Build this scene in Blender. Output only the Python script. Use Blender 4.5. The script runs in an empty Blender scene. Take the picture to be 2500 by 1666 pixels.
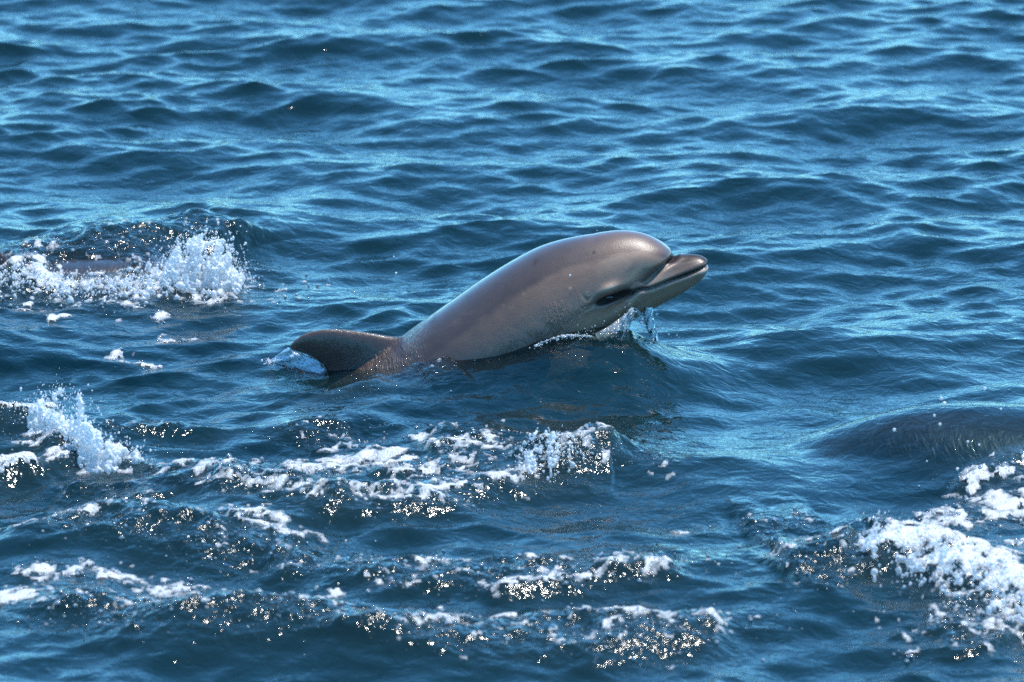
import bpy, bmesh, math
import numpy as np
from mathutils import Vector, Matrix

scene = bpy.context.scene
R = math.radians
rng = np.random.default_rng(11)

# ------------------------------------------------------------------ camera
PITCH = R(14.0)
DIST = 21.53
FOCAL, SENSOR = 250.0, 36.0
TARGET = np.array([0.0, 0.0, 0.07])
FWD = np.array([0.0, math.cos(PITCH), -math.sin(PITCH)])
UPV = np.array([0.0, math.sin(PITCH), math.cos(PITCH)])
CAM = TARGET - FWD * DIST
cam_d = bpy.data.cameras.new('camera')
cam_o = bpy.data.objects.new('camera', cam_d)
scene.collection.objects.link(cam_o)
cam_o.location = CAM
cam_o.rotation_euler = (math.pi / 2 - PITCH, 0, 0)
cam_d.lens = FOCAL
cam_d.sensor_width = SENSOR
cam_d.clip_start = 0.5
cam_d.clip_end = 6000
cam_d.dof.use_dof = True
cam_d.dof.focus_distance = DIST - 0.2
cam_d.dof.aperture_fstop = 4.5
scene.camera = cam_o

# ------------------------------------------------------------------ sky, sun, exposure
SUN = Vector((0.31, 0.15, 0.92)).normalized()
world = bpy.data.worlds.new('World')
scene.world = world
world.use_nodes = True
wn = world.node_tree.nodes
wl = world.node_tree.links
wn.clear()
sky = wn.new('ShaderNodeTexSky')
sky.sky_type = 'NISHITA'
sky.sun_disc = False
sky.sun_elevation = math.asin(SUN.z)
sky.sun_rotation = math.atan2(SUN.x, SUN.y)
sky.altitude = 0
sky.air_density = 0.8
sky.dust_density = 0.0
sky.ozone_density = 4.0
bg = wn.new('ShaderNodeBackground')
bg.inputs['Strength'].default_value = 0.15
wo = wn.new('ShaderNodeOutputWorld')
tint = wn.new('ShaderNodeMix'); tint.data_type = 'RGBA'; tint.blend_type = 'MULTIPLY'
tint.inputs[0].default_value = 1.0; tint.inputs[7].default_value = (0.52, 1.03, 1.16, 1)   # clear maritime air
wl.new(sky.outputs[0], tint.inputs[6]); wl.new(tint.outputs[2], bg.inputs[0])
wl.new(bg.outputs[0], wo.inputs[0])
sun_d = bpy.data.lights.new('sun', 'SUN')
sun_d.energy = 3.1
sun_d.angle = R(0.5)
sun_d.color = (1.0, 0.95, 0.87)
sun_o = bpy.data.objects.new('sun', sun_d)
scene.collection.objects.link(sun_o)
sun_o.rotation_euler = SUN.to_track_quat('Z', 'Y').to_euler()
vs = scene.view_settings
vs.view_transform = 'Standard'
vs.look = 'None'
vs.exposure = 1.12
vs.gamma = 1.0
vs.use_curve_mapping = False
cy = scene.cycles
cy.use_denoising = False
cy.max_bounces = 8
cy.diffuse_bounces = 3
cy.glossy_bounces = 4
cy.transmission_bounces = 6
cy.transparent_max_bounces = 12
cy.sample_clamp_indirect = 4.0
cy.sample_clamp_direct = 0.0
cy.caustics_reflective = False
cy.caustics_refractive = False

# ------------------------------------------------------------------ geometry helpers
S = 3.1 / 2500.0           # metres per photo pixel in the plane of the leaping dolphin
K = 2500.0 / 2353.0        # overview pixels to photo pixels


def ground(p, z=0.0, k=K):
    """points measured on the photograph -> places on the sea at height z"""
    p = np.atleast_2d(np.asarray(p, float)) * k
    a = (p[:, 0] - 1250) / 2500 * SENSOR / FOCAL
    b = (833 - p[:, 1]) / 2500 * SENSOR / FOCAL
    d = FWD[None] + np.outer(a, [1, 0, 0]) + np.outer(b, UPV)
    t = (z - CAM[2]) / d[:, 2]
    return (CAM[None] + d * t[:, None])[:, :2]


def plane_pt(sx, sy):
    """side-view drawing (photo pixels) -> x, z in the dolphin's upright plane"""
    return (np.asarray(sx) - 1250) * S, 0.07 + (833 - np.asarray(sy)) * S / math.cos(PITCH)


def mesh_obj(name, verts, faces, mat, parent=None, smooth=True):
    me = bpy.data.meshes.new(name)
    verts = np.asarray(verts, dtype=np.float32)
    faces = np.asarray(faces, dtype=np.int32)
    n = faces.shape[1]
    me.vertices.add(len(verts))
    me.vertices.foreach_set('co', verts.ravel())
    me.loops.add(faces.size)
    me.loops.foreach_set('vertex_index', faces.ravel())
    me.polygons.add(len(faces))
    me.polygons.foreach_set('loop_start', np.arange(0, faces.size, n, dtype=np.int32))
    me.polygons.foreach_set('loop_total', np.full(len(faces), n, dtype=np.int32))
    me.update(calc_edges=True)
    if smooth:
        me.polygons.foreach_set('use_smooth', np.ones(len(faces), dtype=bool))
    if mat:
        me.materials.append(mat)
    o = bpy.data.objects.new(name, me)
    scene.collection.objects.link(o)
    if parent:
        o.parent = parent
    return o


def add_attr(me, name, vals):
    at = me.attributes.new(name, 'FLOAT', 'POINT')
    at.data.foreach_set('value', np.asarray(vals, dtype=np.float32).ravel())


def tag(o, label=None, cat=None, group=None, kind=None):
    if label: o['label'] = label
    if cat: o['category'] = cat
    if group: o['group'] = group
    if kind: o['kind'] = kind
    return o


_lat = rng.random((256, 256)).astype(np.float32)


def vnoise(x, y):
    xi = np.floor(x).astype(np.int64); yi = np.floor(y).astype(np.int64)
    fx = (x - xi); fy = (y - yi)
    fx = fx * fx * (3 - 2 * fx); fy = fy * fy * (3 - 2 * fy)
    a = _lat[xi & 255, yi & 255]; b = _lat[(xi + 1) & 255, yi & 255]
    c = _lat[xi & 255, (yi + 1) & 255]; d = _lat[(xi + 1) & 255, (yi + 1) & 255]
    return (a * (1 - fx) + b * fx) * (1 - fy) + (c * (1 - fx) + d * fx) * fy


def fbm(x, y, o=4, g=0.5):
    s = 0; a = 1; t = 0
    for i in range(o):
        ca, sa = math.cos(0.7 * i + .3), math.sin(0.7 * i + .3)
        s = s + a * vnoise((x * ca - y * sa) * 2 ** i + 17.3 * i, (x * sa + y * ca) * 2 ** i + 5.1 * i)
        t += a; a *= g
    return s / t


def seg_dist(x, y, pts):
    """distance to a polyline, and the parameter 0..1 along it"""
    best = np.full(x.shape, 1e9, np.float32); par = np.zeros(x.shape, np.float32)
    side = np.zeros(x.shape, np.float32)
    n = len(pts) - 1
    for i in range(n):
        ax, ay = pts[i]; bx, by = pts[i + 1]
        dx, dy = bx - ax, by - ay
        t = np.clip(((x - ax) * dx + (y - ay) * dy) / (dx * dx + dy * dy + 1e-12), 0, 1)
        ex = x - ax - t * dx; ey = y - ay - t * dy
        d = np.sqrt(ex * ex + ey * ey)
        m = d < best
        best = np.where(m, d, best); par = np.where(m, (i + t) / n, par)
        side = np.where(m, np.sign(dx * ey - dy * ex), side)
    return best, par, side


# ------------------------------------------------------------------ materials
def new_mat(name):
    m = bpy.data.materials.new(name)
    m.use_nodes = True
    nt = m.node_tree
    nt.nodes.clear()
    return m, nt.nodes, nt.links


def water_material():
    m, N, L = new_mat('sea_water')
    out = N.new('ShaderNodeOutputMaterial')
    geo = N.new('ShaderNodeTexCoord')
    # fine ripples
    mp = N.new('ShaderNodeMapping'); mp.inputs['Scale'].default_value = (1.0, 1.0, 1.0)
    L.new(geo.outputs['Object'], mp.inputs[0])
    n1 = N.new('ShaderNodeTexNoise'); n1.inputs['Scale'].default_value = 16; n1.inputs['Detail'].default_value = 3
    n1.inputs['Roughness'].default_value = 0.55; n1.inputs['Distortion'].default_value = 0.6
    n2 = N.new('ShaderNodeTexNoise'); n2.inputs['Scale'].default_value = 70; n2.inputs['Detail'].default_value = 2
    L.new(mp.outputs[0], n1.inputs[0]); L.new(mp.outputs[0], n2.inputs[0])
    b1 = N.new('ShaderNodeBump'); b1.inputs['Strength'].default_value = 1.0; b1.inputs['Distance'].default_value = 0.0065
    b2 = N.new('ShaderNodeBump'); b2.inputs['Strength'].default_value = 1.0; b2.inputs['Distance'].default_value = 0.0004
    L.new(n1.outputs[0], b1.inputs['Height']); L.new(n2.outputs[0], b2.inputs['Height'])
    ra = N.new('ShaderNodeAttribute'); ra.attribute_name = 'choppy'
    n3 = N.new('ShaderNodeTexNoise'); n3.inputs['Scale'].default_value = 26; n3.inputs['Detail'].default_value = 3
    L.new(mp.outputs[0], n3.inputs[0])
    m3 = N.new('ShaderNodeMath'); m3.operation = 'MULTIPLY'
    L.new(n3.outputs[0], m3.inputs[0]); L.new(ra.outputs['Fac'], m3.inputs[1])
    b3 = N.new('ShaderNodeBump'); b3.inputs['Strength'].default_value = 1.0; b3.inputs['Distance'].default_value = 0.023
    L.new(m3.outputs[0], b3.inputs['Height']); L.new(b1.outputs[0], b3.inputs['Normal'])
    L.new(b3.outputs[0], b2.inputs['Normal'])
    fr = N.new('ShaderNodeFresnel'); fr.inputs[0].default_value = 1.333
    L.new(b2.outputs[0], fr.inputs['Normal'])
    gl = N.new('ShaderNodeBsdfGlossy'); gl.inputs['Color'].default_value = (1, 1, 1, 1)
    rm = N.new('ShaderNodeMath'); rm.operation = 'MULTIPLY_ADD'; rm.inputs[1].default_value = .10; rm.inputs[2].default_value = .055
    rb = N.new('ShaderNodeAttribute'); rb.attribute_name = 'choppy'
    L.new(rb.outputs['Fac'], rm.inputs[0]); L.new(rm.outputs[0], gl.inputs['Roughness'])
    L.new(b2.outputs[0], gl.inputs['Normal'])
    df = N.new('ShaderNodeBsdfDiffuse')
    at = N.new('ShaderNodeAttribute'); at.attribute_name = 'aerated'
    mixc = N.new('ShaderNodeMix'); mixc.data_type = 'RGBA'
    mixc.inputs[6].default_value = (0.0003, 0.018, 0.023, 1)
    mixc.inputs[7].default_value = (0.022, 0.044, 0.048, 1)
    L.new(at.outputs['Fac'], mixc.inputs[0])
    L.new(mixc.outputs[2], df.inputs[0])
    L.new(b1.outputs[0], df.inputs['Normal'])
    tr = N.new('ShaderNodeBsdfTransparent'); tr.inputs[0].default_value = (0.50, 0.72, 0.74, 1)
    body = N.new('ShaderNodeMixShader')
    ca = N.new('ShaderNodeAttribute'); ca.attribute_name = 'clarity'
    cm = N.new('ShaderNodeMath'); cm.operation = 'MULTIPLY_ADD'; cm.inputs[1].default_value = -.46; cm.inputs[2].default_value = .50
    L.new(ca.outputs['Fac'], cm.inputs[0]); L.new(cm.outputs[0], body.inputs[0])
    ct = N.new('ShaderNodeMix'); ct.data_type = 'RGBA'
    ct.inputs[6].default_value = (0.50, 0.72, 0.74, 1); ct.inputs[7].default_value = (0.88, 0.93, 0.93, 1)
    L.new(ca.outputs['Fac'], ct.inputs[0]); L.new(ct.outputs[2], tr.inputs[0])
    L.new(tr.outputs[0], body.inputs[1]); L.new(df.outputs[0], body.inputs[2])
    mx = N.new('ShaderNodeMixShader')
    L.new(fr.outputs[0], mx.inputs[0]); L.new(body.outputs[0], mx.inputs[1]); L.new(gl.outputs[0], mx.inputs[2])
    L.new(mx.outputs[0], out.inputs[0])
    return m


def foam_material(name='sea_foam', base=(0.80, 0.83, 0.85, 1), bump=0.004, scale=150, soft=None):
    m, N, L = new_mat(name)
    out = N.new('ShaderNodeOutputMaterial')
    tc = N.new('ShaderNodeTexCoord')
    vo = N.new('ShaderNodeTexVoronoi'); vo.inputs['Scale'].default_value = scale
    L.new(tc.outputs['Object'], vo.inputs[0])
    bp = N.new('ShaderNodeBump'); bp.inputs['Distance'].default_value = bump; bp.invert = True
    L.new(vo.outputs['Distance'], bp.inputs['Height'])
    p = N.new('ShaderNodeBsdfPrincipled')
    p.inputs['Base Color'].default_value = base
    p.inputs['Roughness'].default_value = 0.22
    p.inputs['IOR'].default_value = 1.4
    p.inputs['Specular IOR Level'].default_value = 0.8
    L.new(bp.outputs[0], p.inputs['Normal'])
    tl = N.new('ShaderNodeBsdfTranslucent'); tl.inputs[0].default_value = (0.8, 0.87, 0.9, 1)
    ms = N.new('ShaderNodeMixShader'); ms.inputs[0].default_value = 0.3
    L.new(p.outputs[0], ms.inputs[1]); L.new(tl.outputs[0], ms.inputs[2])
    tp = N.new('ShaderNodeBsdfTransparent')
    mt = N.new('ShaderNodeMixShader')
    if soft is None:
        at = N.new('ShaderNodeAttribute'); at.attribute_name = 'thickness'
        mr = N.new('ShaderNodeMapRange'); mr.inputs[1].default_value = -.05; mr.inputs[2].default_value = .55
        mr.inputs[3].default_value = .12; mr.inputs[4].default_value = .97
        L.new(at.outputs['Fac'], mr.inputs[0]); L.new(mr.outputs[0], mt.inputs[0])
    else:
        mt.inputs[0].default_value = 1 - soft
    L.new(tp.outputs[0], mt.inputs[1]); L.new(ms.outputs[0], mt.inputs[2])
    L.new(mt.outputs[0], out.inputs[0])
    return m


def clear_material(name='clear_spray', milk=0.25, rough=0.05, ior=1.45, web=False):
    m, N, L = new_mat(name)
    out = N.new('ShaderNodeOutputMaterial')
    tc = N.new('ShaderNodeTexCoord')
    no = N.new('ShaderNodeTexNoise'); no.inputs['Scale'].default_value = 60; no.inputs['Detail'].default_value = 4
    L.new(tc.outputs['Object'], no.inputs[0])
    bp = N.new('ShaderNodeBump'); bp.inputs['Distance'].default_value = 0.006
    L.new(no.outputs[0], bp.inputs['Height'])
    fr = N.new('ShaderNodeFresnel'); fr.inputs[0].default_value = ior
    L.new(bp.outputs[0], fr.inputs['Normal'])
    gl = N.new('ShaderNodeBsdfGlossy'); gl.inputs['Roughness'].default_value = rough
    L.new(bp.outputs[0], gl.inputs['Normal'])
    tr = N.new('ShaderNodeBsdfTransparent'); tr.inputs[0].default_value = (0.86, 0.95, 0.98, 1)
    df = N.new('ShaderNodeBsdfDiffuse'); df.inputs[0].default_value = (0.70, 0.80, 0.86, 1)
    L.new(bp.outputs[0], df.inputs['Normal'])
    b = N.new('ShaderNodeMixShader'); b.inputs[0].default_value = milk
    if web:
        vo = N.new('ShaderNodeTexVoronoi'); vo.feature = 'DISTANCE_TO_EDGE'; vo.inputs['Scale'].default_value = 85
        L.new(tc.outputs['Object'], vo.inputs[0])
        mr = N.new('ShaderNodeMapRange'); mr.inputs[1].default_value = .0; mr.inputs[2].default_value = .22
        mr.inputs[3].default_value = .75; mr.inputs[4].default_value = .12
        L.new(vo.outputs['Distance'], mr.inputs[0]); L.new(mr.outputs[0], b.inputs[0])
    L.new(tr.outputs[0], b.inputs[1]); L.new(df.outputs[0], b.inputs[2])
    mx = N.new('ShaderNodeMixShader')
    L.new(fr.outputs[0], mx.inputs[0]); L.new(b.outputs[0], mx.inputs[1]); L.new(gl.outputs[0], mx.inputs[2])
    L.new(mx.outputs[0], out.inputs[0])
    return m


def skin_material(name='wet_dolphin_skin', dark=0.0):
    m, N, L = new_mat(name)
    out = N.new('ShaderNodeOutputMaterial')
    at = N.new('ShaderNodeAttribute'); at.attribute_name = 'skin_tone'
    wf = N.new('ShaderNodeAttribute'); wf.attribute_name = 'water_film'
    tc = N.new('ShaderNodeTexCoord')
    mo = N.new('ShaderNodeTexNoise'); mo.inputs['Scale'].default_value = 11; mo.inputs['Detail'].default_value = 6
    mo.inputs['Roughness'].default_value = 0.65
    L.new(tc.outputs['Object'], mo.inputs[0])
    ramp = N.new('ShaderNodeValToRGB')
    cr = ramp.color_ramp
    cr.elements[0].position = 0.0; cr.elements[0].color = (0.018, 0.013, 0.012, 1)
    cr.elements[1].position = 1.0; cr.elements[1].color = (0.50, 0.41, 0.33, 1)
    e = cr.elements.new(0.25); e.color = (0.070, 0.046, 0.037, 1)
    e = cr.elements.new(0.5); e.color = (0.162, 0.099, 0.067, 1)
    e = cr.elements.new(0.75); e.color = (0.31, 0.208, 0.143, 1)
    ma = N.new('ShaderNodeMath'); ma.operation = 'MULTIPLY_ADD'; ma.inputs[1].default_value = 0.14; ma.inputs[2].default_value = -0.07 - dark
    L.new(mo.outputs[0], ma.inputs[0])
    ad = N.new('ShaderNodeMath'); ad.operation = 'ADD'
    L.new(at.outputs['Fac'], ad.inputs[0]); L.new(ma.outputs[0], ad.inputs[1])
    L.new(ad.outputs[0], ramp.inputs[0])
    # running water film: fine streaks
    mp = N.new('ShaderNodeMapping'); mp.inputs['Rotation'].default_value = (0, R(-25), 0); mp.inputs['Scale'].default_value = (150, 60, 45)
    L.new(tc.outputs['Object'], mp.inputs[0])
    st = N.new('ShaderNodeTexNoise'); st.inputs['Scale'].default_value = 1.0; st.inputs['Detail'].default_value = 4; st.inputs['Distortion'].default_value = 1.2
    L.new(mp.outputs[0], st.inputs[0])
    sm = N.new('ShaderNodeMath'); sm.operation = 'MULTIPLY'
    L.new(st.outputs[0], sm.inputs[0]); L.new(wf.outputs['Fac'], sm.inputs[1])
    bp = N.new('ShaderNodeBump'); bp.inputs['Distance'].default_value = 0.011; bp.inputs['Strength'].default_value = 1.0
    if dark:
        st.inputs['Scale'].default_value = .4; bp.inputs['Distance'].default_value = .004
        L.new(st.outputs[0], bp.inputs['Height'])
    else:
        L.new(sm.outputs[0], bp.inputs['Height'])
    fine = N.new('ShaderNodeTexNoise'); fine.inputs['Scale'].default_value = 180; fine.inputs['Detail'].default_value = 3
    L.new(tc.outputs['Object'], fine.inputs[0])
    bp2 = N.new('ShaderNodeBump'); bp2.inputs['Distance'].default_value = 0.0006
    L.new(fine.outputs[0], bp2.inputs['Height']); L.new(bp.outputs[0], bp2.inputs['Normal'])
    p = N.new('ShaderNodeBsdfPrincipled')
    L.new(ramp.outputs[0], p.inputs['Base Color'])
    p.inputs['Roughness'].default_value = 0.42
    sp = N.new('ShaderNodeMapRange'); sp.inputs[1].default_value = .06; sp.inputs[2].default_value = .2; sp.inputs[3].default_value = .03; sp.inputs[4].default_value = .4
    L.new(at.outputs['Fac'], sp.inputs[0]); L.new(sp.outputs[0], p.inputs['Specular IOR Level'])
    cw = N.new('ShaderNodeMapRange'); cw.inputs[1].default_value = .06; cw.inputs[2].default_value = .2; cw.inputs[3].default_value = .1; cw.inputs[4].default_value = .8
    L.new(at.outputs['Fac'], cw.inputs[0]); L.new(cw.outputs[0], p.inputs['Coat Weight'])
    p.inputs['Coat Roughness'].default_value = 0.045
    p.inputs['Coat IOR'].default_value = 1.33
    L.new(bp2.outputs[0], p.inputs['Normal'])
    L.new(bp.outputs[0], p.inputs['Coat Normal'])
    L.new(p.outputs[0], out.inputs[0])
    return m


def simple_mat(name, col, rough):
    m, N, L = new_mat(name)
    out = N.new('ShaderNodeOutputMaterial')
    p = N.new('ShaderNodeBsdfPrincipled')
    no = N.new('ShaderNodeTexNoise'); no.inputs['Scale'].default_value = 6
    mx = N.new('ShaderNodeMix'); mx.data_type = 'RGBA'
    mx.inputs[6].default_value = (*[c * 0.8 for c in col], 1); mx.inputs[7].default_value = (*[c * 1.2 for c in col], 1)
    L.new(no.outputs[0], mx.inputs[0]); L.new(mx.outputs[2], p.inputs['Base Color'])
    p.inputs['Roughness'].default_value = rough
    L.new(p.outputs[0], out.inputs[0])
    return m


M_WATER = water_material()
M_FOAM = foam_material()
M_SPRAY = foam_material('white_spray', (0.82, 0.86, 0.89, 1), 0.002, 140, .36)
M_CLEAR = clear_material('clear_spray', 0.22)
M_FILM = clear_material('water_film', 0.30, .08, 1.45, True)
M_BEAD = clear_material('bubble_bead', 0.30, 0.12, 2.2)
M_SKIN = skin_material()
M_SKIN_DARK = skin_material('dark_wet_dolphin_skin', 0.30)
M_EYE = simple_mat('dolphin_eye', (0.006, 0.005, 0.005), 0.08)
M_DEEP = simple_mat('deep_sea', (0.0005, 0.009, 0.012), 0.9)

# ------------------------------------------------------------------ the sea: waves and local disturbances
NW = 260
lam = np.exp(rng.uniform(math.log(0.07), math.log(2.2), NW))
ang = R(-86) + rng.normal(0, 1, NW) * np.where(lam > .5, R(34), R(42))
kx = 2 * np.pi / lam * np.cos(ang); ky = 2 * np.pi / lam * np.sin(ang)
slope = 0.30 * math.sqrt(2.0 / NW) * (.78 * np.exp(-np.log(lam / .20) ** 2 / (2 * .9 ** 2)) + .36 * np.exp(-np.log(lam / 1.0) ** 2 / (2 * .5 ** 2)))
amp = slope * lam / (2 * np.pi) * rng.uniform(0.6, 1.4, NW)
phs = rng.uniform(0, 2 * np.pi, NW)

# disturbed lines on the sea: points on the photo, ridge height, ridge width, foam, roughness
LINES = [
    # arc of foam in front of the leaping dolphin
    ([(300, 1088), (420, 1100), (560, 1128), (700, 1150), (860, 1166), (960, 1160), (1080, 1140), (1200, 1118), (1300, 1092), (1400, 1078), (1455, 1084)], .045, .13, .62, 1.0),
    ([(630, 1083), (720, 1078), (800, 1060), (850, 1044), (900, 1030)], .02, .10, .85, .9),
    ([(960, 1045), (1020, 1040), (1080, 1030), (1130, 1012)], .03, .16, .62, 1.0),
    ([(880, 1075), (950, 1100), (1010, 1085), (1150, 1075)], .015, .13, .55, .9),
    ([(1190, 1085), (1260, 1070), (1310, 1075), (1390, 1055)], .035, .10, .85, .9),
    ([(690, 1020), (760, 1010), (850, 1000)], .0, .15, .35, .9),
    # glittering ridges in the foreground
    ([(20, 1210), (200, 1216), (400, 1240), (520, 1278), (650, 1302), (800, 1326), (980, 1336), (1150, 1346), (1350, 1346), (1540, 1312)], .050, .16, .22, 1.0),
    ([(530, 1225), (590, 1216), (640, 1240), (740, 1256)], .03, .09, .9, .8),
    ([(10, 1206), (140, 1210), (260, 1214)], .01, .08, .6, .8),
    ([(30, 1322), (150, 1334), (290, 1330), (380, 1345), (460, 1368)], .02, .09, .8, .4),
    ([(0, 1372), (70, 1395)], .0, .10, .9, .2),
    ([(60, 1432), (200, 1400), (350, 1440), (600, 1450), (850, 1466), (1000, 1470), (1200, 1480), (1400, 1482), (1550, 1462), (1680, 1450)], .050, .17, .30, 1.0),
    ([(1340, 1470), (1450, 1450), (1560, 1450), (1670, 1450)], .02, .14, .55, 1.0),
    ([(1100, 1382), (1300, 1376), (1450, 1352), (1560, 1340)], .02, .06, .85, .2),
    ([(820, 1360), (960, 1366)], .0, .05, .5, .3),
    # foam to the right
    ([(2190, 1125), (2260, 1133), (2353, 1120), (2420, 1115)], .02, .07, .95, .5),
    ([(2140, 1215), (2200, 1200), (2230, 1192), (2353, 1160), (2420, 1145)], .03, .12, .85, .7),
    ([(2000, 1210), (2060, 1205)], .02, .10, .45, 1.0),
    ([(2260, 1185), (2353, 1195)], .0, .08, .7, .5),
    ([(2310, 1265), (2380, 1269)], .0, .06, .9, .5),
    ([(1985, 1300), (2050, 1310), (2130, 1318), (2250, 1345), (2353, 1385), (2450, 1410)], .06, .13, 1.15, .6),
    ([(2180, 1360), (2290, 1395), (2353, 1430), (2450, 1460)], .0, .15, .66, .8),
    ([(1780, 1300), (1860, 1295), (1950, 1300)], .04, .14, .42, 1.0),
    ([(1800, 1345), (1900, 1330), (2010, 1350)], .03, .16, .25, 1.0),
    ([(2130, 1425), (2230, 1450), (2320, 1476)], .03, .16, .42, 1.0),
    ([(1700, 1215), (1900, 1205)], .03, .16, .12, .8),
    # breaking water at the far left
    ([(-60, 668), (60, 664), (180, 668), (300, 668), (420, 664), (555, 655)], .03, .22, .66, 1.0),
    ([(-60, 640), (120, 628), (250, 610), (380, 590), (470, 585), (540, 600)], .10, .22, .12, .8),
    # breaking water at the near left
    ([(-40, 995), (60, 1000), (130, 990)], .07, .12, .8, .8),
    ([(110, 1020), (180, 1060), (240, 1082), (300, 1068)], .03, .10, .9, .7),
    ([(-30, 1095), (50, 1090), (90, 1085)], .03, .09, .9, .6),
    ([(150, 1120), (240, 1130), (330, 1160)], .02, .14, .10, .9),
    ([(250, 995), (330, 990), (420, 995)], .02, .10, .12, 1.0),
    # glints close to the dolphin
    ([(960, 890), (1050, 880)], .02, .10, .05, .8),
    ([(600, 915), (760, 900), (900, 885)], .02, .10, .0, .25),
]
# small loose flecks of foam
FLECKS = [(294, 704, 18), (320, 716, 14), (366, 729, 22), (390, 782, 22), (262, 818, 26), (70, 706, 12), (130, 738, 16),
          (160, 730, 16), (430, 776, 16), (480, 700, 14), (55, 716, 14), (340, 830, 18), (2095, 1497, 22), (1430, 1300, 16), (990, 1330, 30),
          (2160, 1240, 26), (1210, 1302, 18), (1560, 1220, 18), (545, 1060, 30), (600, 1040, 16), (30, 1070, 28), (950, 1012, 16), (770, 1372, 20),
          (1160, 1442, 22), (920, 1065, 24), (1400, 1050, 24)]

RIDGE_X = (np.array([560, 700, 800, 906, 1033, 1125, 1212, 1304, 1416, 1475, 1540, 1590, 1660, 1780, 1900]) - 1250) * S
RIDGE_Z = np.array([.0, .002, .006, .032, .054, .078, .108, .142, .162, .168, .155, .120, .080, .035, .012])
HUMP = ground([(2235, 1052), (2420, 1040), (1730, 1122)])


def sea_fields(x, y):
    """local disturbance: height, calm factor, foam, rough, aerated"""
    h = np.zeros(x.shape, np.float32); foam = np.zeros_like(h); rough = np.zeros_like(h); aer = np.zeros_like(h)
    brk = fbm(x * 5 + 3, y * 5, 3)
    for pts, rh, rw, fo, ro in LINES:
        g = ground(pts)
        x0, x1 = g[:, 0].min() - .8, g[:, 0].max() + .8; y0, y1 = g[:, 1].min() - .9, g[:, 1].max() + .9
        m = (x > x0) & (x < x1) & (y > y0) & (y < y1)
        if not m.any(): continue
        xs, ys = x[m], y[m]
        wob = (fbm(xs * 4, ys * 4, 3) - .5) * .22
        d, par, side = seg_dist(xs, ys + wob, g)
        tap = np.clip(np.minimum(par, 1 - par) * 7 + .35, 0, 1)
        prof = np.exp(-(d / rw) ** 2)
        h[m] += rh * tap * np.exp(-(d / (rw * 1.1)) ** 2) * (.6 + .8 * brk[m])
        foam[m] = np.maximum(foam[m], fo * tap * np.exp(-(d / (rw * .95)) ** 2))
        rough[m] = np.maximum(rough[m], ro * tap * np.exp(-(d / (rw * 1.15)) ** 2))
        aer[m] = np.maximum(aer[m], (fo * .6 + ro * .15) * tap * np.exp(-(d / (rw * 1.9)) ** 2))
    for fx, fy, fr in FLECKS:
        g = ground([(fx, fy)])[0]; r = fr * S * K * 1.25
        ex = (x - g[0]) / r; ey = (y - g[1]) / (r * 1.4)
        q = ex * ex + ey * ey
        foam = np.maximum(foam, np.where(q < 6, .95 * np.exp(-q), 0))
    # water piled up along the leaping dolphin
    rz = np.interp(x, RIDGE_X, RIDGE_Z)
    dy = y + 0.16
    fall = np.where(dy < 0, np.exp(-(dy / .42) ** 2), np.exp(-(dy / .22) ** 2))
    h += (rz - .022) * fall
    # water domes over the submerged dolphin
    (ax, ay), (bx, by), (cx, cy_) = HUMP
    ex = np.where(x < ax, (x - ax) / .22, (x - ax) / .42); ey = (y - ay) / .30
    h += .085 * np.exp(-(ex * ex + ey * ey))
    ex = (x - bx - .25) / .50; ey = (y - by - .05) / .45
    h += .05 * np.exp(-(ex * ex + ey * ey))
    ex = (x - cx) / .35; ey = (y - cy_) / .30
    h += .03 * np.exp(-(ex * ex + ey * ey))
    calm = 1 - .75 * np.exp(-((x - .0) / .75) ** 2 - ((y + .2) / .45) ** 2)
    calm *= 1 - .7 * np.exp(-((x - ax - .2) / .75) ** 2 - ((y - ay) / .5) ** 2)
    calm *= 1 - .5 * np.exp(-((x - cx) / .5) ** 2 - ((y - cy_) / .4) ** 2)
    return h, calm, np.clip(foam, 0, 1.6), np.clip(rough, 0, 1), np.clip(aer, 0, 1)


def graded(lo, hi, step, far, g=1.16):
    fine = np.arange(lo, hi + step * .5, step)
    a = []; d = step; p = fine[-1]
    while p < far:
        d *= g; p += d; a.append(p)
    b = []; d = step; p = fine[0]
    while p > -far:
        d *= g; p -= d; b.append(p)
    c = np.concatenate([b[::-1], fine, a])
    return c


gx = graded(-2.15, 2.15, 0.0068, 900)
gy = graded(-3.9, 6.8, 0.0135, 900)
NX, NY = len(gx), len(gy)
X0, Y0 = np.meshgrid(gx, gy)
X0 = X0.astype(np.float32).ravel(); Y0 = Y0.astype(np.float32).ravel()
spx = np.gradient(gx); spy = np.gradient(gy)
SP = np.maximum(*np.meshgrid(spx, spy)).ravel().astype(np.float32)
LH, CALM, FOAM, ROUGH, AER = sea_fields(X0, Y0)
PX = X0.copy(); PY = Y0.copy(); PZ = LH.copy()
gust = (0.40 + 1.2 * fbm(X0 * .9 + 9, Y0 * .5 + 2, 2)).astype(np.float32)
for i in range(NW):
    w = np.clip((lam[i] / SP - 3) / 3, 0, 1) * CALM
    if lam[i] < .5:
        w = w * gust
    sel = slice(None)
    ph = (kx[i] * X0 + ky[i] * Y0 + phs[i]).astype(np.float32)
    c = np.cos(ph); s_ = np.sin(ph)
    A = (amp[i] * w).astype(np.float32)
    kk = math.hypot(kx[i], ky[i])
    q = 0.95
    PZ += A * c
    PX -= q * A * s_ * (kx[i] / kk)
    PY -= q * A * s_ * (ky[i] / kk)
# chopped-up water where the sea is disturbed
rg = ROUGH > .02
xr, yr = X0[rg], Y0[rg]
n_a = np.abs(fbm(xr * 16, yr * 16, 2) - .5) * 2
n_b = fbm(xr * 34 + 7, yr * 34, 2) - .5
PZ[rg] += ROUGH[rg] * ((.35 - n_a) * .020 + n_b * .011)

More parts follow.
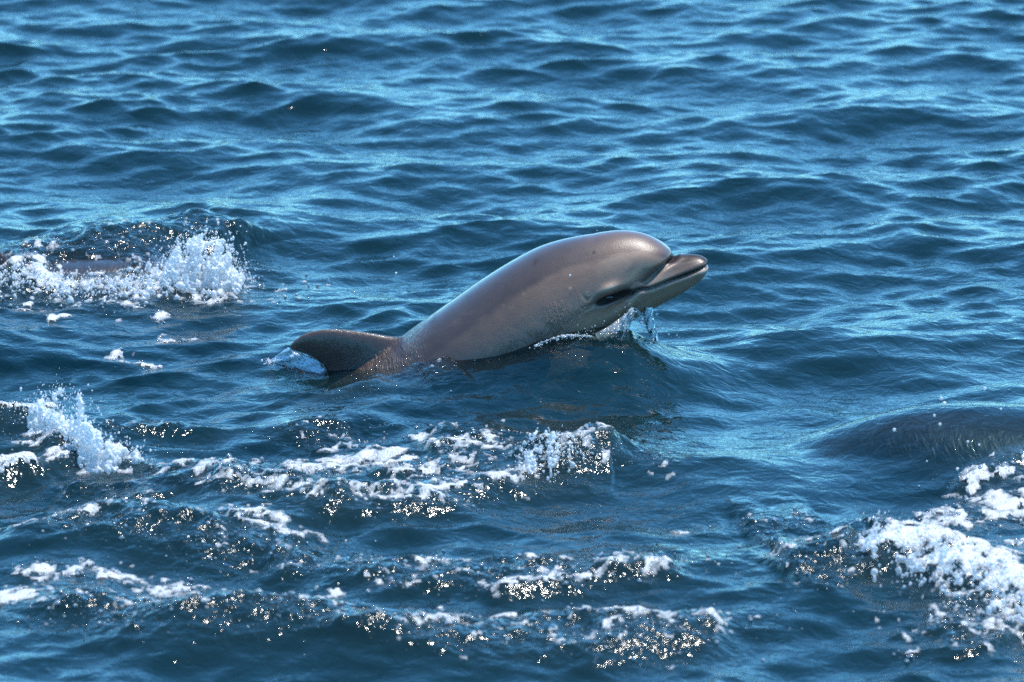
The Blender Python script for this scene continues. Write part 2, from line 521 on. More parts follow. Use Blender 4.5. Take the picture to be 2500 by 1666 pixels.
ii = np.arange(NX * NY, dtype=np.int32).reshape(NY, NX)
quads = np.stack([ii[:-1, :-1], ii[:-1, 1:], ii[1:, 1:], ii[1:, :-1]], -1).reshape(-1, 4)
sea_v = np.stack([PX, PY, PZ], -1)
ocean = mesh_obj('sea', sea_v, quads, M_WATER)
add_attr(ocean.data, 'aerated', AER * .9)
add_attr(ocean.data, 'choppy', ROUGH)
tag(ocean, 'rippled deep blue sea with glittering wave ridges', 'sea', kind='structure')

deep = mesh_obj('deep_water', [(-950, -950, -4), (950, -950, -4), (950, 950, -4), (-950, 950, -4)], [(0, 1, 2, 3)], M_DEEP)
tag(deep, 'dark deep water below the surface', 'sea', kind='structure')


def sea_height(px, py):
    """height of the built sea at world points (nearest sample of the fine grid)"""
    ix = np.clip(np.searchsorted(gx, px), 0, NX - 1); iy = np.clip(np.searchsorted(gy, py), 0, NY - 1)
    return PZ[iy * NX + ix]


# ------------------------------------------------------------------ floating foam: a lumpy sheet lying on the water
fm = FOAM > .03
TH = np.full(X0.shape, -1, np.float32)
xf, yf = X0[fm], Y0[fm]
lace = np.abs(fbm(xf * 9 + 4, yf * 11, 4, .6) - .5) * 2          # web-like
cell = fbm(xf * 36, yf * 38 + 3, 3, .7)
dzdy = np.gradient(PZ.reshape(NY, NX), gy, axis=0).ravel()
_box = np.ones(9) / 9
dzs = np.apply_along_axis(lambda r_: np.convolve(r_, _box, 'same'), 0, dzdy.reshape(NY, NX)).ravel()
val = FOAM[fm] * 1.30 - .64 - (lace - .16) * 1.3 - (cell - .5) * 2.6 - 1.1 * np.clip(dzs[fm] - .10, 0, .6)
TH[fm] = val
bub = fbm(xf * 75, yf * 75, 2)
off = np.zeros_like(TH)
off[fm] = .0025 + np.clip(val, -.1, .8) * .004 + (bub - .5) * .004 * np.clip(val * 4, 0, 1)
keep = (TH[quads] > -.05).sum(1) >= 3
fq = quads[keep]
used, inv = np.unique(fq, return_inverse=True)
fv = sea_v[used].copy(); fv[:, 2] += np.where(TH[used] > 0, np.maximum(off[used], .002), -.003)
foam = mesh_obj('sea_foam', fv, inv.reshape(-1, 4).astype(np.int32), M_FOAM)
add_attr(foam.data, 'thickness', TH[used])
tag(foam, 'white lacy foam floating on the sea surface', 'foam', kind='stuff')

# ------------------------------------------------------------------ bubbles and droplets
def ico(sub=1):
    bm = bmesh.new()
    bmesh.ops.create_icosphere(bm, subdivisions=sub, radius=1.0)
    v = np.array([w.co[:] for w in bm.verts], np.float32)
    f = np.array([[w.index for w in q.verts] for q in bm.faces], np.int32)
    bm.free()
    return v, f


ICO1 = ico(1); ICO2 = ico(2)


def spheres(name, pos, rad, mat, base=ICO2, stretch=None, parent=None):
    bv, bf = base
    n = len(pos)
    sc = np.asarray(rad)[:, None, None] * np.ones((n, 1, 3))
    if stretch is not None:
        sc = sc * stretch[:, None, :]
    v = (bv[None] * sc + np.asarray(pos)[:, None, :]).reshape(-1, 3)
    f = (bf[None] + (np.arange(n) * len(bv))[:, None, None]).reshape(-1, 3)
    return mesh_obj(name, v, f, mat, parent)


# bubbles sitting in the foam and the choppy ridges
prob = (np.clip(FOAM, 0, 1) * .8 + np.clip(ROUGH - .5, 0, 1) * .55)
prob *= (np.abs(X0) < 2.2) & (Y0 > -3.9) & (Y0 < 6.8)
clump = np.clip(fbm(X0 * 11 + 2, Y0 * 9, 3) * 2.6 - .95, 0, 1)
prob = prob * clump
prob /= prob.sum()
NB = 7000
pick = rng.choice(len(prob), NB, replace=False, p=prob)
br = .0014 * (1 + rng.pareto(2.6, NB)); br = np.clip(br, .0012, .0075)
bp_ = sea_v[pick].copy(); bp_[:, 2] += br * .35 + np.where(TH[pick] > 0, off[pick], 0)
bubbles = spheres('foam_bubbles', bp_, br, M_BEAD, ICO1)
tag(bubbles, 'glinting bubbles scattered along the foam and wave ridges', 'bubbles', kind='stuff')

# ------------------------------------------------------------------ the dolphin
def catmull(P, n):
    P = np.asarray(P, float)
    m = len(P)
    t = np.linspace(0, m - 1, n)
    i = np.clip(np.floor(t).astype(int), 0, m - 2); f = (t - i)[:, None]
    p0 = P[np.clip(i - 1, 0, m - 1)]; p1 = P[i]; p2 = P[i + 1]; p3 = P[np.clip(i + 2, 0, m - 1)]
    return .5 * ((2 * p1) + (-p0 + p2) * f + (2 * p0 - 5 * p1 + 4 * p2 - p3) * f ** 2 + (-p0 + 3 * p1 - 3 * p2 + p3) * f ** 3)


ST = [  # top x,y  bottom x,y  half width (photo pixels, side view)
    (1726, 645, 1726, 658, 9), (1722, 634, 1723, 669, 21), (1712, 626, 1713, 682, 31), (1692, 622.5, 1692, 698, 38),
    (1671, 622, 1663, 717, 43), (1653, 621, 1632, 733, 49), (1643, 617, 1608, 746, 57), (1630, 605, 1585, 757, 67),
    (1610, 590.5, 1560, 771, 79), (1579, 575.5, 1530, 790, 91), (1548, 568, 1500, 812, 103), (1508, 566, 1468, 838, 116),
    (1467, 571, 1436, 862, 128), (1416, 580, 1400, 890, 142), (1365, 591, 1368, 915, 155), (1314, 608, 1335, 940, 166),
    (1263, 634, 1300, 965, 174), (1212, 664, 1262, 990, 178), (1161, 697, 1222, 1012, 180), (1110, 733, 1180, 1035, 178),
    (1059, 769, 1135, 1057, 173), (1003, 809, 1085, 1078, 167), (950, 848, 1030, 1098, 158), (890, 884, 965, 1118, 148),
    (820, 922, 890, 1138, 135), (740, 962, 805, 1155, 118), (650, 1002, 705, 1170, 98), (560, 1041, 605, 1180, 76),
    (470, 1078, 505, 1188, 55), (390, 1108, 415, 1195, 38), (320, 1132, 335, 1198, 26), (250, 1158, 255, 1198, 16), (225, 1176, 226, 1186, 6)]


def closed_loft(rings):
    n, k = rings.shape[:2]
    v = rings.reshape(-1, 3)
    idx = np.arange(n * k).reshape(n, k)
    nx_ = np.roll(idx, -1, 1)
    q = np.stack([idx[:-1], nx_[:-1], nx_[1:], idx[1:]], -1).reshape(-1, 4)
    return v, [list(a) for a in q] + [list(idx[0][::-1]), list(idx[-1])]


def blade(lead, trail, y_of, th_of, n=44, m=26):
    """fin: side outline between two curves; y_of(s,t) sideways offset, th_of(s) half thickness (pixels)"""
    A = catmull(lead, n); B = catmull(trail, n)
    rings = []
    for i in range(n):
        s = i / (n - 1)
        t = .5 - .5 * np.cos(np.linspace(0, np.pi, m))
        pr = 1.55 * np.sqrt(t) * (1 - t) ** .75
        pr[0] = pr[-1] = .02
        P = A[i][None] * (1 - t)[:, None] + B[i][None] * t[:, None]
        th = th_of(s) * pr
        up = np.concatenate([P, (y_of(s, t) + th)[:, None]], 1)
        lo = np.concatenate([P, (y_of(s, t) - th)[:, None]], 1)
        rings.append(np.concatenate([up, lo[::-1]], 0))
    return np.array(rings)


def build_dolphin_mesh():
    C = catmull(ST, 230)
    kph = 72
    ph = np.linspace(0, 2 * np.pi, kph, endpoint=False)
    rings = np.zeros((len(C), kph, 3))
    for i, (tx, ty, bx, by, w) in enumerate(C):
        w = max(w, 1)
        cx, cy2 = (tx + bx) / 2, (ty + by) / 2
        hx, hy = (tx - bx) / 2, (ty - by) / 2
        c = np.cos(ph); s = np.sin(ph)
        # slightly fuller below the middle
        yy = w * np.sign(s) * np.abs(s) ** .92 * (1 - .06 * c)
        rings[i, :, 0] = cx + hx * c; rings[i, :, 1] = cy2 + hy * c; rings[i, :, 2] = yy
    parts = [closed_loft(rings)]
    # dorsal fin
    lead = [(1040, 815), (1006, 817), (980, 822), (952, 821), (906, 813), (855, 806), (804, 803), (753, 811), (722, 828), (706, 845)]
    trail = [(825, 985), (806, 945), (799, 917), (795, 905), (786, 891), (763, 874), (743, 865), (727, 859), (714, 855), (706, 850)]
    parts.append(closed_loft(blade(lead, trail, lambda s, t: np.zeros_like(t), lambda s: 34 * (1 - s) ** .8 + 4)))
    # flippers
    for sg in (-1, 1):
        lead = [(1450, 812), (1446, 836), (1430, 857), (1400, 878), (1360, 893), (1315, 902)]
        trail = [(1360, 800), (1350, 820), (1338, 845), (1325, 870), (1314, 888), (1308, 901)]
        def yo(s, t, sg=sg): return sg * (118 + 150 * s ** .9) + 0 * t
        parts.append(closed_loft(blade(lead, trail, yo, lambda s: 17 * (1 - s) + 4)))
    # flukes: drawn flat, spread to both sides
    for sg in (-1, 1):
        n = 30; rr = []
        for i in range(n):
            s = i / (n - 1)
            xa = 330 - 190 * s ** 1.3; xb = 235 - 100 * s ** .7 - 6
            if s > .9: xb = xb + (xa - xb) * (s - .9) * 6
            yv = sg * (270 * s - 4)
            t = .5 - .5 * np.cos(np.linspace(0, np.pi, 14))
            pr = 1.55 * np.sqrt(t) * (1 - t) ** .75; pr[0] = pr[-1] = .02
            xs = xa * (1 - t) + xb * t
            zc = 1132 + (330 - xs) * .38
            th = (16 * (1 - s) + 3) * pr
            up = np.stack([xs, zc + th, np.full_like(xs, yv)], 1); lo = np.stack([xs, zc - th, np.full_like(xs, yv)], 1)
            rr.append(np.concatenate([up, lo[::-1]], 0))
        parts.append(closed_loft(np.array(rr)))
    bm = bmesh.new()
    for v, f in parts:
        x, z = plane_pt(v[:, 0], v[:, 1])
        vs_ = [bm.verts.new((x[i], v[i, 2] * S, z[i])) for i in range(len(v))]
        for q in f:
            try: bm.faces.new([vs_[j] for j in q])
            except ValueError: pass
    bmesh.ops.recalc_face_normals(bm, faces=bm.faces)
    me = bpy.data.meshes.new('dolphin_raw'); bm.to_mesh(me); bm.free()
    o = bpy.data.objects.new('dolphin_raw', me); scene.collection.objects.link(o)
    md = o.modifiers.new('r', 'REMESH'); md.mode = 'VOXEL'; md.voxel_size = .0042; md.adaptivity = 0
    sm = o.modifiers.new('s', 'CORRECTIVE_SMOOTH'); sm.iterations = 7; sm.use_only_smooth = True; sm.factor = .5
    dg = bpy.context.evaluated_depsgraph_get()
    me2 = bpy.data.meshes.new_from_object(o.evaluated_get(dg))
    bpy.data.objects.remove(o); bpy.data.meshes.remove(me)
    n = len(me2.vertices)
    co = np.zeros(n * 3, np.float32); me2.vertices.foreach_get('co', co); co = co.reshape(-1, 3)
    no = np.zeros(n * 3, np.float32); me2.vertices.foreach_get('normal', no); no = no.reshape(-1, 3)
    # side-view pixel coordinates of every vertex
    u = co[:, 0] / S + 1250; v = 833 - (co[:, 2] - .07) * math.cos(PITCH) / S
    ay = np.abs(co[:, 1]) / S
    disp = np.zeros(n)

    def line(pts):
        return seg_dist(u.astype(np.float32), v.astype(np.float32), catmull(pts, 40))

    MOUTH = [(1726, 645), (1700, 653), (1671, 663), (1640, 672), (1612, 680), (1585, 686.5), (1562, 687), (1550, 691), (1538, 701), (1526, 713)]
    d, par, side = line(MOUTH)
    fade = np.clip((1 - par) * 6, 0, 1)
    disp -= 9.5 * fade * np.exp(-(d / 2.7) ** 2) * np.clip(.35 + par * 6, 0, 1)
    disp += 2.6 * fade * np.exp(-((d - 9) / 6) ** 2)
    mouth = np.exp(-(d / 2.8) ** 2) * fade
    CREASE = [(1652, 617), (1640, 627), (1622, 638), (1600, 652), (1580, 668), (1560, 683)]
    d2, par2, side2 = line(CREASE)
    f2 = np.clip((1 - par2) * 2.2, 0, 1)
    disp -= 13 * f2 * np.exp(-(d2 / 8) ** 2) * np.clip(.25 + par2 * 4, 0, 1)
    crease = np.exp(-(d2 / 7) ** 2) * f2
    # melon bulge above the crease
    disp += 8 * np.exp(-(((u - 1590) / 50) ** 2 + ((v - 618) / 26) ** 2)) * np.clip(ay / 40, 0, 1)

    def blob(cx, cy2, a, b, rot=0):
        c, s = math.cos(R(rot)), math.sin(R(rot))
        du, dv = u - cx, v - cy2
        p = du * c + dv * s; q = -du * s + dv * c
        return np.exp(-((p / a) ** 2 + (q / b) ** 2))
    sidef = np.clip(ay / 60, 0, 1)
    brow = blob(1484, 677, 26, 10, -18)
    sock = blob(1492, 703, 34, 11, -14)
    disp += sidef * (8 * brow - 9 * sock)
    disp += sidef * 5 * blob(1548, 716, 26, 12, -28)         # cheek below the mouth corner
    disp -= sidef * 4 * blob(1500, 728, 40, 10, -30)
    for pts, dp in (([(1424, 692), (1430, 700), (1438, 699), (1446, 688), (1462, 676)], 2.0), ([(1420, 722), (1436, 716), (1452, 712)], 2.0),
                    ([(1410, 738), (1428, 726), (1446, 720)], 1.6), ([(1418, 685), (1424, 696), (1434, 703)], 1.6),
                    ([(1560, 712), (1574, 703), (1592, 692)], 1.6)):
        dd, _, _ = line(pts)
        disp -= sidef * .6 * dp * np.exp(-(dd / 2.4) ** 2)
    # blowhole
    disp -= 1.0 * blob(1446, 576, 9, 6)
    co2 = co + no * (disp * S)[:, None]
    me2.vertices.foreach_set('co', co2.astype(np.float32).ravel())
    # ---- natural colouring with some body shading painted in, 0 dark .. 1 pale
    topc = catmull(ST, 400)
    dt, pt, _ = seg_dist(u.astype(np.float32), v.astype(np.float32), topc[:, :2])
    db, pb, _ = seg_dist(u.astype(np.float32), v.astype(np.float32), topc[:, 2:4])
    rel = dt / (dt + db + 1e-6)                               # 0 back .. 1 belly
    wob = (fbm(u / 60, v / 40 + ay / 50, 3) - .5)
    ss = lambda a, b, x: np.clip((x - a) / (b - a), 0, 1) ** 2 * (3 - 2 * np.clip((x - a) / (b - a), 0, 1))
    tone = .22 + .26 * ss(.14, .21, rel + wob * .04)          # dark cape, paler flank
    tone += .05 * ss(.35, .6, rel + wob * .15) + .16 * ss(.55, .85, rel + wob * .2) * ss(1330, 1450, u)
    head = ss(1380, 1500, u)
    tone += head * .13 * np.exp(-((v - 600) / 55) ** 2) * ss(1660, 1610, u)
    tone += .10 * blob(1510, 590, 60, 40, 10)
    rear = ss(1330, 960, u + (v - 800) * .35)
    tone = tone * (1 - .85 * rear) + .20 * .85 * rear  # rear darkened, its shading painted into the tone
    tone -= .17 * ss(.30, .6, rel) * ss(1430, 1290, u)  # painted shade along the lower flank
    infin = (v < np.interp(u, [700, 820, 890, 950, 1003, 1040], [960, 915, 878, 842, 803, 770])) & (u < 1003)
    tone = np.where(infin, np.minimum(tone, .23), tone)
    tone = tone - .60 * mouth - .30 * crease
    rost = ss(1560, 1640, u) * ss(1600, 1650, u - (v - 640) * 0.2)
    upperjaw = (side < 0)
    tone += .33 * brow * sidef * blob(1486, 675, 30, 12, -18) ** .3
    eye_patch = blob(1478, 706, 34, 12, -18) + .8 * blob(1515, 696, 34, 11, -24)
    tone -= .75 * np.clip(eye_patch, 0, 1) * sidef
    tone -= .22 * blob(1570, 662, 62, 12, -38) * sidef
    tone -= .14 * ss(1640, 1680, u) * (v < np.interp(u, [1600, 1726], [683, 645]))
    tone += .16 * blob(1596, 668, 34, 10, -22)
    dm, pm, _ = line(MOUTH)
    below = v > np.interp(u, [1526, 1550, 1562, 1585, 1612, 1640, 1671, 1700, 1726], [713, 691, 687, 686, 680, 672, 663, 653, 645])
    lip = np.where(below & (u > 1530), np.exp(-((dm - 9) / 7) ** 2), 0)
    tone += .18 * lip
    tone += .22 * blob(1714, 655, 10, 10)
    tone += .12 * blob(1420, 770, 60, 26, -30) + .10 * blob(1395, 800, 40, 20, 10)
    tone += (fbm(u / 24 + 3, v / 24 + ay / 30, 4) - .5) * .10
    # scratches and spots
    for _ in range(26):
        cx, cy2 = rng.uniform(1000, 1560), rng.uniform(600, 860)
        tone += rng.choice([-.06, .07]) * blob(cx, cy2, rng.uniform(8, 34), rng.uniform(2, 5), rng.uniform(-60, 10))
    for cx, cy2, d_ in ((1391, 673, .35), (1448, 719, .3), (1449, 600, -.25), (1278, 688, .2), (1229, 715, .2)):
        tone += d_ * blob(cx, cy2, 3.5, 3.0)
    flip = (ay > 108) & (u > 1290) & (u < 1460) & (v > 800) & (ay > 108 + 0)
    wu = np.interp(u, [1263, 1314, 1365, 1416, 1467], [174, 166, 155, 142, 128])
    tone = np.where((u > 1290) & (u < 1470) & (v > 770) & (ay > wu * np.clip(1.06 - (v - 790) / 420, .6, 1.06)), .07, tone)
    film = ss(.25, .55, rel) * ss(1450, 1330, u) + .8 * ss(1080, 950, u)
    film = np.clip(film + .5 * blob(1340, 790, 60, 30, -40), 0, 1) * np.clip(fbm(u / 45, v / 45, 2) * 2.4 - .25, .25, 1)
    film = np.where(u > 1470, film * .05, film)
    film = np.where(infin, film * .35, film)
    me2.name = 'body'
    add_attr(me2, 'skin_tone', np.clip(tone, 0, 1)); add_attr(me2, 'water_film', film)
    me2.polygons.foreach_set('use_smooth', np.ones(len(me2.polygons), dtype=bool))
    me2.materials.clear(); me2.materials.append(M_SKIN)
    me2.update()
    return me2


body_mesh = build_dolphin_mesh()
eye_bv = ICO2[0] * np.array([1.25, .55, .8]) * 10 * S


ALL_DOLPHINS = []


def make_dolphin(label, loc=(0, 0, 0), rot=(0, 0, 0), scale=1.0, dark=False):
    e = bpy.data.objects.new('dolphin', None)
    scene.collection.objects.link(e)
    b = bpy.data.objects.new('body', body_mesh); scene.collection.objects.link(b); b.parent = e
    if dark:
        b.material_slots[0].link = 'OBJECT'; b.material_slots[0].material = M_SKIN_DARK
    x, z = plane_pt(1484, 702)
    for sg in (-1, 1):
        ey = mesh_obj('eye', eye_bv, ICO2[1], M_EYE, e)
        ey.location = (x, sg * EYE_Y, z)
    e.location = loc; e.rotation_euler = rot; e.scale = (scale,) * 3
    ALL_DOLPHINS.append(e)
    tag(e, label, 'dolphin', 'dolphins of the pod')
    return e


# eye depth: read the body surface at the eye
_co = np.zeros(len(body_mesh.vertices) * 3, np.float32); body_mesh.vertices.foreach_get('co', _co); _co = _co.reshape(-1, 3)
_ex, _ez = plane_pt(1484, 702)
_m = (np.abs(_co[:, 0] - _ex) < .01) & (np.abs(_co[:, 2] - _ez) < .01)
EYE_Y = float(np.abs(_co[_m, 1]).mean()) - .003

dolphin = make_dolphin('grey brown dolphin rising head first from the sea with curved dorsal fin showing')


def body_top(pitch, scale, u0):
    """height of the back above the object's origin at side-view position u0, after pitching"""
    c, s = math.cos(pitch), math.sin(pitch)
    x = _co[:, 0] * c + _co[:, 2] * s; z = -_co[:, 0] * s + _co[:, 2] * c
    k = (np.abs(_co[:, 0] - (u0 - 1250) * S) < .03) & (np.abs(_co[:, 1]) < .03)
    j = np.argmax(np.where(k, z, -9))
    return x[j] * scale, z[j] * scale


def place_dolphin(label, ov, yoff, pitch, u0, top_z, heading, scale):
    g = ground([ov])[0]
    tx, tz = body_top(pitch, scale, u0)
    from mathutils import Euler
    m = Matrix.Rotation(heading, 4, 'Z') @ Matrix.Rotation(pitch, 4, 'Y')
    off = Matrix.Rotation(heading, 4, 'Z') @ Vector((tx, 0, tz))
    d = make_dolphin(label, (g[0] - off.x, g[1] + yoff - off.y, top_z - off.z), m.to_euler(), scale, True)
    return d


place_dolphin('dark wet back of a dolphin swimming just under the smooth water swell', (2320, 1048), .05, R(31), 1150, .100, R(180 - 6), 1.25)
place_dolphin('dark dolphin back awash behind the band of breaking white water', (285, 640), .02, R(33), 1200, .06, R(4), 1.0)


# ------------------------------------------------------------------ water lying thin and clear over the bodies
def blur(a, n, ax):
    k = np.ones(n) / n
    return np.apply_along_axis(lambda r_: np.convolve(r_, k, 'same'), ax, a)


bpy.context.view_layer.update()
fx0, fx1 = np.searchsorted(gx, -2.15), np.searchsorted(gx, 2.15)
fy0, fy1 = np.searchsorted(gy, -3.9), np.searchsorted(gy, 6.8)
TOPS = []
for d_ in ALL_DOLPHINS:
    M_ = np.array(d_.matrix_world)
    w = _co @ M_[:3, :3].T + M_[:3, 3]
    ok = (w[:, 0] > -2.1) & (w[:, 0] < 2.1) & (w[:, 1] > -3.8) & (w[:, 1] < 6.7)
    w = w[ok]
    t_ = np.full((NY, NX), -2.0)
    ix = np.searchsorted(gx, w[:, 0]); iy = np.searchsorted(gy, w[:, 1])
    np.maximum.at(t_, (iy, ix), w[:, 2])
    t_ = np.maximum(t_, np.roll(t_, 1, 1)); t_ = np.maximum(t_, np.roll(t_, 1, 0))
    TOPS.append(t_)
Z2 = PZ.reshape(NY, NX).astype(float)
# the swell over the swimming dolphin follows its back
t_ = np.where(TOPS[1] > -1, TOPS[1], -.6)
sub = (slice(fy0, fy1), slice(fx0, fx1))
tt = t_[sub]
tt = np.where(tt < -.15, -.15, tt)
for k_ in range(1, 9):
    tt[:-1] = np.maximum(tt[:-1], tt[1:] - .004); tt[1:] = np.maximum(tt[1:], tt[:-1] - .004)
for k_ in range(1, 15):
    tt[:, :-1] = np.maximum(tt[:, :-1], tt[:, 1:] - .002); tt[:, 1:] = np.maximum(tt[:, 1:], tt[:, :-1] - .002)
for n_ in (13, 13):
    tt = blur(tt, n_, 0); tt = blur(tt, 2 * n_ + 1, 1)
dz = tt + .030 - Z2[sub]
soft = .02
rise = soft * np.logaddexp(0, dz / soft)
rise = np.where(dz < -.12, 0, rise)
Z2[sub] += rise
clar = np.zeros((NY, NX))
for t_ in TOPS:
    dep = np.clip(Z2 - t_, 0, 9)
    clar = np.maximum(clar, np.where(t_ > -1, np.exp(-dep / (.013 if t_ is TOPS[0] else .060)), 0))
c2 = clar.copy()
for k_ in range(1, 18):                                     # seen aslant, towards the viewer's boat
    c2[:-k_] = np.maximum(c2[:-k_], clar[k_:] * (1 - k_ / 18))
c2[sub] = blur(blur(c2[sub], 5, 0), 7, 1)
dzf = (Z2.ravel() - PZ).astype(np.float32)
PZ = Z2.ravel().astype(np.float32)
sea_v[:, 2] = PZ
ocean.data.vertices.foreach_set('co', sea_v.astype(np.float32).ravel())
ocean.data.update()
add_attr(ocean.data, 'clarity', np.clip(c2, 0, 1))


# ------------------------------------------------------------------ splashes
def depth_scale(gy_):
    return S * (gy_ * math.cos(PITCH) + DIST) / DIST


def blob_mesh(name, pos, rad, mat, voxel, parent, rough=.004):
    bv, bf = ICO1
    n = len(pos)
    st_ = np.stack([rng.uniform(.8, 1.3, n), rng.uniform(.6, 1, n), rng.uniform(.9, 2.2, n)], 1)[:, None, :]
    v = (bv[None] * np.asarray(rad)[:, None, None] * st_ + np.asarray(pos)[:, None, :]).reshape(-1, 3)
    f = (bf[None] + (np.arange(n) * len(bv))[:, None, None]).reshape(-1, 3)
    o = mesh_obj(name, v, f, None)
    md = o.modifiers.new('r', 'REMESH'); md.mode = 'VOXEL'; md.voxel_size = voxel
    sm = o.modifiers.new('s', 'SMOOTH'); sm.iterations = 3; sm.factor = .5
    me = bpy.data.meshes.new_from_object(o.evaluated_get(bpy.context.evaluated_depsgraph_get()))
    old = o.data
    o.modifiers.clear(); o.data = me; bpy.data.meshes.remove(old)
    me.name = name
    m_ = len(me.vertices)
    co = np.zeros(m_ * 3, np.float32); me.vertices.foreach_get('co', co); co = co.reshape(-1, 3)
    no = np.zeros(m_ * 3, np.float32); me.vertices.foreach_get('normal', no); no = no.reshape(-1, 3)
    q = fbm(co[:, 0] * 60 + co[:, 1] * 31, co[:, 2] * 60 + co[:, 1] * 23, 3) - .5
    me.vertices.foreach_set('co', (co + no * (q * rough)[:, None]).astype(np.float32).ravel())
    me.polygons.foreach_set('use_smooth', np.ones(len(me.polygons), dtype=bool))
    me.materials.append(mat); me.update()
    o.parent = parent
    return o


def splash(label, xs, tops, bases, thick, n, ndrop, lean=0.0, thin=.55, r0=.011, zbase=0.0, dr=.0013):
    n = int(n * 1.7); r0 = r0 * .58; ndrop = int(ndrop * 4); thin = thin + .05
    xs = np.array(xs, float); tops = np.array(tops, float); bases = np.array(bases, float)
    x = rng.uniform(xs[0], xs[-1], n * 6)
    b = np.interp(x, xs, bases); t = np.interp(x, xs, tops)
    hr = rng.random(n * 6) ** 1.1
    g = ground(np.stack([x, b], 1))
    ds = depth_scale(g[:, 1])
    full = (b - t) * K * ds / math.cos(PITCH)
    z = full * hr
    ybow = rng.normal(0, 1, len(x)) * thick * (1 - .55 * hr)
    dens = fbm(g[:, 0] * 34 + 3, z * 26 + g[:, 1] * 9, 4, .65)
    ok = dens > (.40 + (thin - .40) * hr ** .7)
    ok &= np.arange(len(x)) < len(x)
    idx = np.nonzero(ok)[0][:n]
    wz = sea_height(g[idx, 0], g[idx, 1] + ybow[idx])
    pos = np.stack([g[idx, 0] + lean * z[idx], g[idx, 1] + ybow[idx], wz + z[idx] - .004], 1)
    rad = r0 * (1 - .66 * hr[idx]) * np.exp(rng.normal(0, .35, len(idx)))
    e = bpy.data.objects.new('splash', None); scene.collection.objects.link(e)
    e.location = (float(g[:, 0].mean()), float(g[:, 1].mean()), zbase)
    pos = pos - np.array(e.location)
    blob_mesh('white_water', pos, np.clip(rad, .0026, .02), M_SPRAY, .0030, e, .006)['kind'] = 'stuff'
    # flying drops around the crest
    j = rng.integers(0, len(x), ndrop)
    p = np.stack([g[j, 0] + rng.normal(0, .03, ndrop), g[j, 1] + rng.normal(0, thick * 1.2, ndrop),
                  sea_height(g[j, 0], g[j, 1]) + np.abs(full[j] * rng.uniform(.05, 1.12, ndrop)) + rng.normal(0, .008, ndrop)], 1) - np.array(e.location)
    r = np.clip(dr * (1 + rng.pareto(2.8, ndrop)), dr, dr * 3.6)
    dro = spheres('drops', p, r, M_SPRAY, ICO1, np.stack([np.ones(ndrop), np.ones(ndrop), rng.uniform(1, 1.8, ndrop)], 1), e)
    dro['kind'] = 'stuff'
    tag(e, label, 'splash', 'white splashes thrown up by the pod')
    return e


splash('tall frothy splash curling off the dark wave crest behind the dorsal fin',
       [375, 395, 415, 440, 460, 478, 492, 510, 525, 540, 552, 566], [640, 600, 578, 562, 552, 566, 566, 558, 562, 590, 610, 640],
       [668, 668, 668, 668, 668, 667, 666, 665, 664, 662, 660, 658], .05, 1700, 330, .05, .49, .013, dr=.0013)
splash('low broken line of froth running along the foot of the awash dolphin',
       [-30, 20, 60, 110, 160, 220, 280, 330, 380, 420], [662, 658, 662, 664, 664, 660, 656, 645, 625, 605],
       [676, 676, 676, 676, 678, 680, 680, 678, 676, 672], .07, 420, 330, 0, .60, .010, dr=.0014)
splash('ragged white splash with a forked top beside loose foam',
       [70, 90, 105, 125, 140, 152, 165, 180, 195, 215, 235, 255, 280, 320], [985, 958, 940, 936, 930, 955, 950, 944, 975, 1000, 1018, 1038, 1058, 1070],
       [1015, 1020, 1024, 1030, 1036, 1044, 1052, 1062, 1072, 1084, 1090, 1088, 1084, 1080], .03, 1900, 240, .06, .50, .012, dr=.0012)
splash('thick bank of bright white froth heaped beside a clear bubble',
       [1975, 2000, 2050, 2100, 2150, 2200, 2230, 2260, 2300, 2353, 2420], [1290, 1276, 1284, 1276, 1272, 1276, 1286, 1300, 1318, 1338, 1350],
       [1305, 1315, 1335, 1350, 1360, 1372, 1385, 1395, 1405, 1420, 1440], .07, 350, 120, 0, .56, .010)
splash('bubbly crest of froth on the arc of foam before the leaping dolphin',
       [1190, 1215, 1240, 1265, 1290, 1310, 1340], [1092, 1080, 1062, 1056, 1066, 1080, 1078],
       [1100, 1102, 1104, 1104, 1102, 1098, 1092], .05, 300, 60, 0, .56, .007)


# ------------------------------------------------------------------ clear water thrown up at the chest, the film behind the fin, loose drops
def tube(path, radii, k=8):
    P = np.asarray(path, float); n = len(P)
    T = np.gradient(P, axis=0); T /= np.linalg.norm(T, axis=1)[:, None] + 1e-9
    a = np.cross(T, [0, 1, 0.01]); a /= np.linalg.norm(a, axis=1)[:, None] + 1e-9
    b = np.cross(T, a)
    ph = np.linspace(0, 2 * np.pi, k, endpoint=False)
    rings = P[:, None] + (np.cos(ph)[None, :, None] * a[:, None] + np.sin(ph)[None, :, None] * b[:, None]) * np.asarray(radii)[:, None, None]
    v, f = closed_loft(rings)
    idx = np.arange(n * k).reshape(n, k); nx_ = np.roll(idx, -1, 1)
    return v, np.stack([idx[:-1], nx_[:-1], nx_[1:], idx[1:]], -1).reshape(-1, 4)


def ropes(name, items, mat, parent, org):
    V = []; F = []; c = 0
    for pts, r0, r1 in items:
        P = catmull(pts, 60)
        x, z = plane_pt(P[:, 0], P[:, 1])
        y = P[:, 2] * S
        z = z - y * math.tan(PITCH)
        rr = np.linspace(r0, r1, 60) * S * (1 + .45 * np.sin(np.linspace(0, 26, 60) + rng.uniform(0, 6)) * rng.uniform(.5, 1))
        v, f = tube(np.stack([x, y, z], 1) - org, np.maximum(rr, .0008))
        V.append(v); F.append(f + c); c += len(v)
    return mesh_obj(name, np.concatenate(V), np.concatenate(F), mat, parent)


